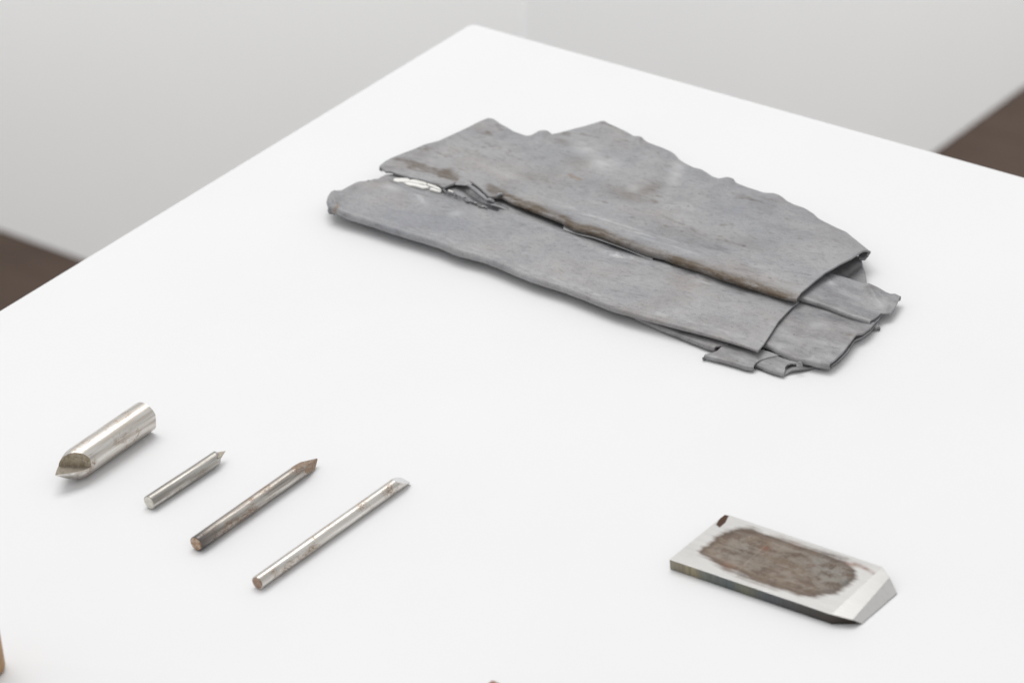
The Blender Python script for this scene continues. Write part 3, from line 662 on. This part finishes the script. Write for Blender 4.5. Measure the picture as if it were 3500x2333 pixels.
# tongues and lips round the tear
strip('torn_scrap', jag([q4(1075, 275, 9.0), q4(1140, 200, 10.2), q4(1215, 215, 10.6), q4(1310, 262, 10.6), q4(1300, 280, 10.4), q4(1215, 284, 9.8)], 3, .5), 0, 0, .5, LEAD, curl=.3, label='pale tongue of lead lifted at the tear')
def tube(name, pts, r, mat, n=8):
    P = np.array([at(*p[:3]) for p in pts]); P = resample(P, 24); P = smooth1(P, 3)
    T = np.gradient(P, axis=0); V = []; F = []
    for i, p in enumerate(P):
        t = T[i]/np.linalg.norm(T[i]); a = np.cross(t, [0, 0, 1]); a /= np.linalg.norm(a); b = np.cross(a, t)
        rr = r*(.45+.55*math.sin(math.pi*min(1, .12+i/len(P)*.85)))*(1+.25*vnoise(np.array(i*.7), np.array(r*3)))
        for k in range(n):
            th = 2*math.pi*k/n*.80+.3; V.append(p+(a*math.cos(th)+b*math.sin(th))*rr/1000)
        if i: F += [((i-1)*n+k, (i-1)*n+(k+1), i*n+(k+1), i*n+k) for k in range(n-1)]
    o = mk(name, V, F, mat, lead, attrs={k: np.full(len(V), .25 if k == 'dark' else 0.) for k in ('stain', 'dark', 'pale', 'ochre')})
    md = o.modifiers.new('thickness', 'SOLIDIFY'); md.thickness = .0004
    return o
tube('torn_edge', [q4(1255, 290, 9.2), q4(1330, 345, 9.2), q4(1420, 420, 9.0), q4(1505, 490, 8.8)], 1.0, LEAD)
tube('torn_edge', [q4(1500, 500, 8.4), q4(1545, 495, 9.0), q4(1600, 520, 8.2)], 1.0, LEAD)
tube('torn_edge', [q4(1640, 440, 9.6), q4(1665, 420, 10.2), q4(1715, 410, 10.0)], .8, LEAD)
tube('torn_edge', [q4(1560, 550, 7.6), q4(1680, 585, 7.6), q4(1790, 630, 7.0)], .5, LEAD)
# rows of small jagged crumbs along the crack
for k in range(26):
    t = k/25; x = 930+t*540+random.uniform(-12, 12); y = 355+t*215+random.uniform(-16, 16)
    a = random.uniform(10, 26)
    strip('torn_scrap', [q4(x+a*math.cos(th)*1.5, y+a*math.sin(th)*.6+a*math.cos(th)*.5, 8.0+random.uniform(-.2, 1.3)) for th in sorted(random.uniform(0, 6.28) for _ in range(5))], 0, 0, .5, LEAD)

# ------------------------------------------------------------------ round steel tools (x runs along the axis)
def cyl_bm(r, L, n=40, x0=0):
    bm = bmesh.new(); rings = []
    for x in np.linspace(x0, L, 24):
        rings.append([bm.verts.new((x, r*math.cos(2*math.pi*k/n), r*math.sin(2*math.pi*k/n))) for k in range(n)])
    for a, b in zip(rings[:-1], rings[1:]):
        for k in range(n): bm.faces.new((a[k], a[(k+1) % n], b[(k+1) % n], b[k]))
    bm.faces.new(rings[0][::-1]); bm.faces.new(rings[-1]); return bm
def cut(bm, co, no, mat=None):
    r = bmesh.ops.bisect_plane(bm, geom=bm.verts[:]+bm.edges[:]+bm.faces[:], plane_co=co, plane_no=Vector(no).normalized(), clear_outer=True)
    f = bmesh.ops.holes_fill(bm, edges=[e for e in bm.edges if e.is_boundary], sides=0)['faces']
    if mat is not None:
        for q_ in f: q_.material_index = mat
def rod_frame(p_near, p_far, r):
    """both ends in photo pixels at axis height r (mm)"""
    a, b = at(*p_near, r), at(*p_far, r); d = b-a; L = float(np.linalg.norm(d[:2]))
    return a, math.atan2(d[1], d[0]), L
def add_rod(name, label, near, far, r, build, mats, group='round steel tools in a row on the plinth'):
    a, rz, L = rod_frame(near, far, r)
    e = empty(name, (a[0], a[1], TOP+.0002), label, 'steel tool', group, rz)
    build(e, r/1000, L, mats); return e
def put(bm, name, mats, e, r, sharp=35):
    bmesh.ops.translate(bm, vec=(0, 0, r), verts=bm.verts[:])
    o = from_bm(name, bm, mats[0], e, sharp)
    for m_ in mats[1:]: o.data.materials.append(m_)
    return o
def end_disc(e, r, mat, x=-.00015, rr=.93, name='end_face'):
    bm = bmesh.new(); n = 32; ring = []; ro = []
    for k in range(n):
        a = 2*math.pi*k/n; w = rr*(1+.02*math.sin(3*a))
        ring.append(bm.verts.new((x-.0002, r*w*math.cos(a)*.9, r*w*math.sin(a)*.9))); ro.append(bm.verts.new((x+.0006, r*w*math.cos(a)*1.02, r*w*math.sin(a)*1.02)))
    bm.faces.new(ring)
    for k in range(n): bm.faces.new((ring[k], ro[k], ro[(k+1) % n], ring[(k+1) % n]))
    return put(bm, name, [mat], e, r, 60)

# second: short graver with a crooked point
def b2(e, r, L, mats):
    bm = cyl_bm(r, L)
    tp = Vector((L-.0014, 0, r*.25))
    cut(bm, (L-.0046, 0, r), (.50, -.22, .84)); cut(bm, tp, (.46, -.72, .38)); cut(bm, tp, (.62, -.30, -.72)); cut(bm, tp, (.70, .70, .15)); cut(bm, (L-.0008, -r, -r), (.8, -.5, -.3))
    put(bm, 'shaft', mats[:1], e, r, 25)
    end_disc(e, r, mats[1])
    bm = bmesh.new()                                 # splinter-like tip behind the blunt shoulder
    P = [(L-.0052, r*.78, r*.72), (L-.0052, -r*.82, r*.55), (L-.0052, -r*.3, -r*.85), (L+.0020, r*.05, r*.15)]
    v = [bm.verts.new(p) for p in P]; [bm.faces.new(f) for f in ((v[0], v[1], v[2]), (v[0], v[3], v[1]), (v[1], v[3], v[2]), (v[2], v[3], v[0]))]
    put(bm, 'tip', mats[2:3], e, r, 20)
def b3(e, r, L, mats):
    bm = cyl_bm(r, L)
    tip = Vector((L+.0006, 0, 0))
    for no in ((.19, .12, .96), (.25, -.92, .22), (.36, .92, .05), (.50, .0, -.86)):
        cut(bm, tip, no, 1)
    put(bm, 'shaft', [mats[0], mats[2]], e, r, 22)
    end_disc(e, r, mats[1])
def b4(e, r, L, mats):
    bm = cyl_bm(r, L)
    cut(bm, (L, -r*.685, -r*.726), (1, -.335, 1.8), 1)
    o = put(bm, 'shaft', [mats[0], mats[2]], e, r, 25)
    end_disc(e, r, mats[1])
def b1(e, r, L, mats):
    # near end (x=0) is the ground tip: the upper half is cut back, the lower half runs out to a point
    n = 72; bm = bmesh.new(); rings = []
    prof = [(0, .015), (.0025, .27), (.0050, .50), (.0075, .70), (.0098, .86), (.0118, .95), (.0140, 1), (.0155, 1)]
    xs = [(x, k) for x, k in prof]+[(x, 1.) for x in np.linspace(.018, L, 22)]
    for x, k in xs:
        rings.append([bm.verts.new((x, r*k*math.cos(2*math.pi*j/n), r*k*math.sin(2*math.pi*j/n)+r*.20*(1-k))) for j in range(n)])
    for a, b in zip(rings[:-1], rings[1:]):
        for k in range(n): bm.faces.new((a[k], a[(k+1) % n], b[(k+1) % n], b[k]))
    bm.faces.new(rings[0][::-1]); bm.faces.new(rings[-1])
    lower = bm.copy()
    # long flats ground along the flank that faces the viewer
    for b_ in (bm, lower):
        cut(b_, (0, -r*.965, 0), (0, -1, .12)); cut(b_, (0, -r*.69, -r*.69), (0, -.72, -.69))
        cut(b_, (L-.0006, -r*.9, -r*.3), (.8, -.6, -.1))
    cut(lower, (0, 0, r*.215), (.10, -.06, 1), 1); cut(lower, (.0175, 0, 0), (1, 0, 0))
    cut(bm, (.0145, -r*.9, 0), (-.79, -.62, .16), 2); lower.verts.ensure_lookup_table()
    for v_ in lower.verts:
        if v_.co.x > .013: v_.co.y *= .992; v_.co.z *= .992
    bmesh.ops.recalc_face_normals(bm, faces=bm.faces[:])
    me = bpy.data.meshes.new('t'); lower.to_mesh(me); lower.free(); bm.from_mesh(me)
    put(bm, 'shaft', [mats[0], mats[2], mats[3]], e, r, 9)
R_ = (.23, .135, .085)
s1 = mat_steel('bright_steel', (.80, .785, .755), (.30, .215, .15), .14, .75, (.28, .46), tint=(.46, .41, .35))
s2 = mat_steel('dull_steel', (.70, .685, .65), (.25, .185, .135), .09, .85, (.30, .50), tint=(.27, .245, .215))
s3 = mat_steel('browned_steel', (.70, .68, .64), (.23, .145, .09), .19, .85, (.30, .50), dark=(0, .016, (.10, .092, .09)), tint=(.25, .215, .185))
s4 = mat_steel('spotted_steel', (.80, .785, .75), (.30, .215, .15), .165, .55, (.26, .44), tint=(.48, .43, .37))
face_b = mat_end('ground_face', (.24, .195, .135), (.40, .345, .26), .5)
face_l = mat_end('ledge_face', (.22, .19, .15), (.32, .285, .235), .6)
face_p = mat_end('sawn_face', (.58, .56, .50), (.74, .72, .66), .3)
face_r = mat_end('rusty_sawn_face', (.26, .14, .075), (.56, .44, .34), .3)
face_r2 = mat_end('brown_sawn_face', (.25, .155, .11), (.40, .29, .225), .3)
tipm = mat_end('tip_steel', (.24, .15, .095), (.34, .27, .21), .7)
tips = mat_end('pale_tip_steel', (.36, .31, .24), (.50, .46, .40), .8)
flat = mat_end('polished_face', (.60, .60, .60), (.68, .68, .68), .2)
add_rod('steel_punch', 'thickest and shortest steel bar, its notched point aimed at the lower left', (191, 1634), (497, 1424), 6.9, b1, [s1, None, face_l, face_b])
add_rod('steel_graver', 'short thin steel rod beside the thick bar, pale flat end nearest, small crooked tip', (510, 1718), (762, 1552), 3.03, b2, [s2, face_p, tips])
add_rod('steel_graver', 'darkened steel rod with a long sharp brown point, its near end almost black', (671, 1859), (1084, 1568), 3.2, b3, [s3, face_r, tipm])
add_rod('steel_graver', 'longest and palest thin rod, speckled brown, with a slanted bright oval end', (880, 1992), (1390, 1631), 2.86, b4, [s4, face_r2, flat])

# ------------------------------------------------------------------ plane blade
TH = 4.8
A, I = at(2289, 1910, TH), at(2842, 2098, TH)
rz = math.atan2(I[1]-A[1], I[0]-A[0])
org = np.array([A[0], A[1], TOP])
blade = empty('plane_blade', tuple(org), 'flat rectangular steel blade with brown patina on top and a slanted cutting edge at right', 'blade', rz=rz)
ca, sa = math.cos(-rz), math.sin(-rz)
def loc_(P):
    P = np.asarray(P)-org; return np.stack([P[..., 0]*ca-P[..., 1]*sa, P[..., 0]*sa+P[..., 1]*ca, P[..., 2]], -1)
def zoomb(x, y): return (2230+x/2.614, 1700+y/2.614)
top_f = [at(2289, 1910, TH), at(2842, 2098, TH)]              # front edge
top_b = [at(2477, 1758, TH), at(2494, 1760, TH), at(3016, 1936, TH)]   # back edge
PAT = [zoomb(*p) for p in ((425, 500), (445, 435), (540, 350), (640, 300), (780, 258), (900, 265), (1000, 312), (1180, 355), (1400, 430), (1600, 495), (1740, 548), (1815, 640), (1850, 715), (1750, 795), (1640, 870), (1450, 892), (1300, 880), (1100, 820), (900, 750), (740, 680), (640, 655), (560, 600))]
MARK = [zoomb(*p) for p in ((645, 150), (682, 160), (652, 222), (600, 266), (568, 240), (600, 185))]
def bpaint(X, Y):
    d = sdf(X, Y, PAT)
    return dict(patina=np.clip(.5+d/44, 0, 1.3)/1.3*1.15,
                rust=np.clip(.9*blob(X, Y, *zoomb(1790, 592), 26, 8, 12)+.7*blob(X, Y, *zoomb(1900, 630), 26, 6, 25)+.6*blob(X, Y, *zoomb(1990, 685), 16, 5, 22)+.45*blob(X, Y, *zoomb(680, 610), 26, 14, 20)+.5*blob(X, Y, *zoomb(1010, 450), 14, 9)+.4*blob(X, Y, *zoomb(1430, 610), 18, 8)+.4*blob(X, Y, *zoomb(1290, 410), 18, 6, 15), 0, 1),
                blue=np.clip(.95*blob(X, Y, *zoomb(1650, 700), 90, 60, 15)+.8*blob(X, Y, *zoomb(1450, 590), 60, 30, 15)+.7*blob(X, Y, *zoomb(830, 450), 40, 18, 15)+.5*blob(X, Y, *zoomb(700, 540), 60, 20, 20)+.6*blob(X, Y, *zoomb(1180, 420), 40, 12, 15), 0, 1),
                mark=sstep(-1.2, 1.2, sdf(X, Y, MARK)),
                scratch=.28*np.exp(-(pdist(X, Y, [zoomb(740, 670), zoomb(1010, 425)])[0]/2.6)**2))
NU, NV = 240, 110
f_ = resample(np.array(top_f), NU); b_ = resample(np.array(top_b), NU)
v = np.linspace(0, 1, NV)[None, :, None]
G = f_[:, None]*(1-v)+b_[:, None]*v
X, Y = pix(G)
BL = mat_blade(); BS = mat_blade_side()
idx = np.arange(NU*NV).reshape(NU, NV)
F = np.stack([idx[:-1, :-1], idx[1:, :-1], idx[1:, 1:], idx[:-1, 1:]], -1).reshape(-1, 4).tolist()
edge_r = .00035
L_ = loc_(G)
n1, n2 = np.minimum(np.arange(NV), NV-1-np.arange(NV))[None, :], np.arange(NU)[:, None]
def bl_mesh(name, V, F, mat, attrs=None, smooth=False):
    return mk(name, V, F, mat, None, smooth=smooth, attrs=attrs)
def child(o): o.parent = blade; return o
att = bpaint(X, Y)
child(bl_mesh('top_face', L_.reshape(-1, 3), F, BL, att))
# bevels: crease lines from the photograph
def lp(x, y, z): return loc_(at(x, y, z))
I0, D0 = lp(2842, 2098, TH), lp(3016, 1936, TH)
H1, E1 = lp(2914, 2117, 3.3), lp(3041, 1972, 3.6)
G2, F2 = lp(2946, 2130, .3), lp(3066, 2026, .4)
def quad_grid(a, b, c, d, nu=30, nv=12):
    """a-b front to back on the near crease, d-c on the far one"""
    u = np.linspace(0, 1, nu)[:, None, None]; w = np.linspace(0, 1, nv)[None, :, None]
    Gq = (1-w)*((1-u)*a+u*b)+w*((1-u)*d+u*c); ix = np.arange(nu*nv).reshape(nu, nv)
    return Gq.reshape(-1, 3), np.stack([ix[:-1, :-1], ix[:-1, 1:], ix[1:, 1:], ix[1:, :-1]], -1).reshape(-1, 4).tolist()
zero = lambda n: {k: np.zeros(n) for k in ('patina', 'rust', 'blue', 'mark', 'scratch')}
V1, F1 = quad_grid(I0, D0, E1, H1); child(bl_mesh('upper_bevel', V1, F1, BL, zero(len(V1))))
V1, F1 = quad_grid(H1, E1, F2, G2); child(bl_mesh('cutting_bevel', V1, F1, BL, zero(len(V1))))
dn = lambda p: np.array([p[0], p[1], .0002])
A0 = lp(2289, 1910, TH); B0 = lp(2477, 1758, TH); B1 = lp(2494, 1760, TH)
Ad, Bd, B1d, Id, Dd, Gd, Fd = map(dn, (A0, B0, B1, I0, D0, G2, F2))
child(bl_mesh('long_side', [Ad, Id, I0, A0], [(0, 1, 2, 3)], BS))
child(bl_mesh('bevel_side', [Id, Gd, G2, H1, I0], [(0, 1, 2, 3, 4)], BS))
child(bl_mesh('back_side', [Dd, B1d, Bd, Ad, A0, B0, B1, D0], [(0, 1, 6, 7), (1, 2, 5, 6), (2, 3, 4, 5)], BS))
child(bl_mesh('bevel_end', [Gd, Fd, F2, G2, Dd, D0, E1], [(0, 1, 2, 3), (1, 4, 5, 6, 2)], BS))
# thin bright ground edge round the top
def edge_line(a, b, r=.00014):
    a, b = np.array(a), np.array(b); d = (b-a)/np.linalg.norm(b-a); s = np.cross(d, [0, 0, 1.]); s /= np.linalg.norm(s)
    V = []; n = 6
    for p in (a, b):
        for k in range(n): V.append(p+(s*math.cos(2*math.pi*k/n)+np.array([0, 0, 1])*math.sin(2*math.pi*k/n))*r)
    F = [(k, (k+1) % n, n+(k+1) % n, n+k) for k in range(n)]
    return V, F
for (a, b) in ((A0, I0), (H1, E1), (I0, H1), (I0+np.array([0, 0, -.0002]), Id)):
    V1, F1 = edge_line(a, b); child(bl_mesh('ground_edge', V1, F1, BL, zero(len(V1)), True))

# ------------------------------------------------------------------ things cut off by the frame
p = at(-45, 2290, 0)
e = empty('wooden_peg', (p[0], p[1], TOP), 'tan wooden peg standing upright, only its right side in view at the lower left edge', 'wooden peg')
bm = bmesh.new(); n = 40; rings = []
r = .0075
for z, k in ((0.0002, .86), (.0008, .95), (.002, 1), (.02, 1), (.04, 1.0), (.058, .98), (.0605, .9), (.061, .6)):
    rings.append([bm.verts.new((r*k*math.cos(2*math.pi*j/n), r*k*math.sin(2*math.pi*j/n), z)) for j in range(n)])
for a, b in zip(rings[:-1], rings[1:]):
    for k in range(n): bm.faces.new((a[k], a[(k+1) % n], b[(k+1) % n], b[k]))
bm.faces.new(rings[0][::-1]); bm.faces.new(rings[-1])
from_bm('peg_body', bm, mat_wood('tan_wood', (.42, .26, .12), (.31, .17, .075), (1, 1, 3)), e, 50)
z = 14.
c0 = at(1683, 2321, z); a_ = at(1560, 2415, z); b_ = at(1860, 2402, z)
d1 = (a_-c0)[:2]; d2 = (b_-c0)[:2]; d1 /= np.linalg.norm(d1); d2 /= np.linalg.norm(d2)
e = empty('wooden_block', (c0[0], c0[1], TOP+.0002), 'reddish brown block, only its far corner in view at the bottom edge', 'wooden block')
bm = box_bm([(0, 0), tuple(d1*.04), tuple(d1*.04+d2*.06), tuple(d2*.06)], 0, z/1000, .0006, 2, .0008)
from_bm('block_body', bm, mat_wood('red_brown_wood', (.33, .17, .11), (.24, .115, .07), (6, 1, 1)), e, 40)
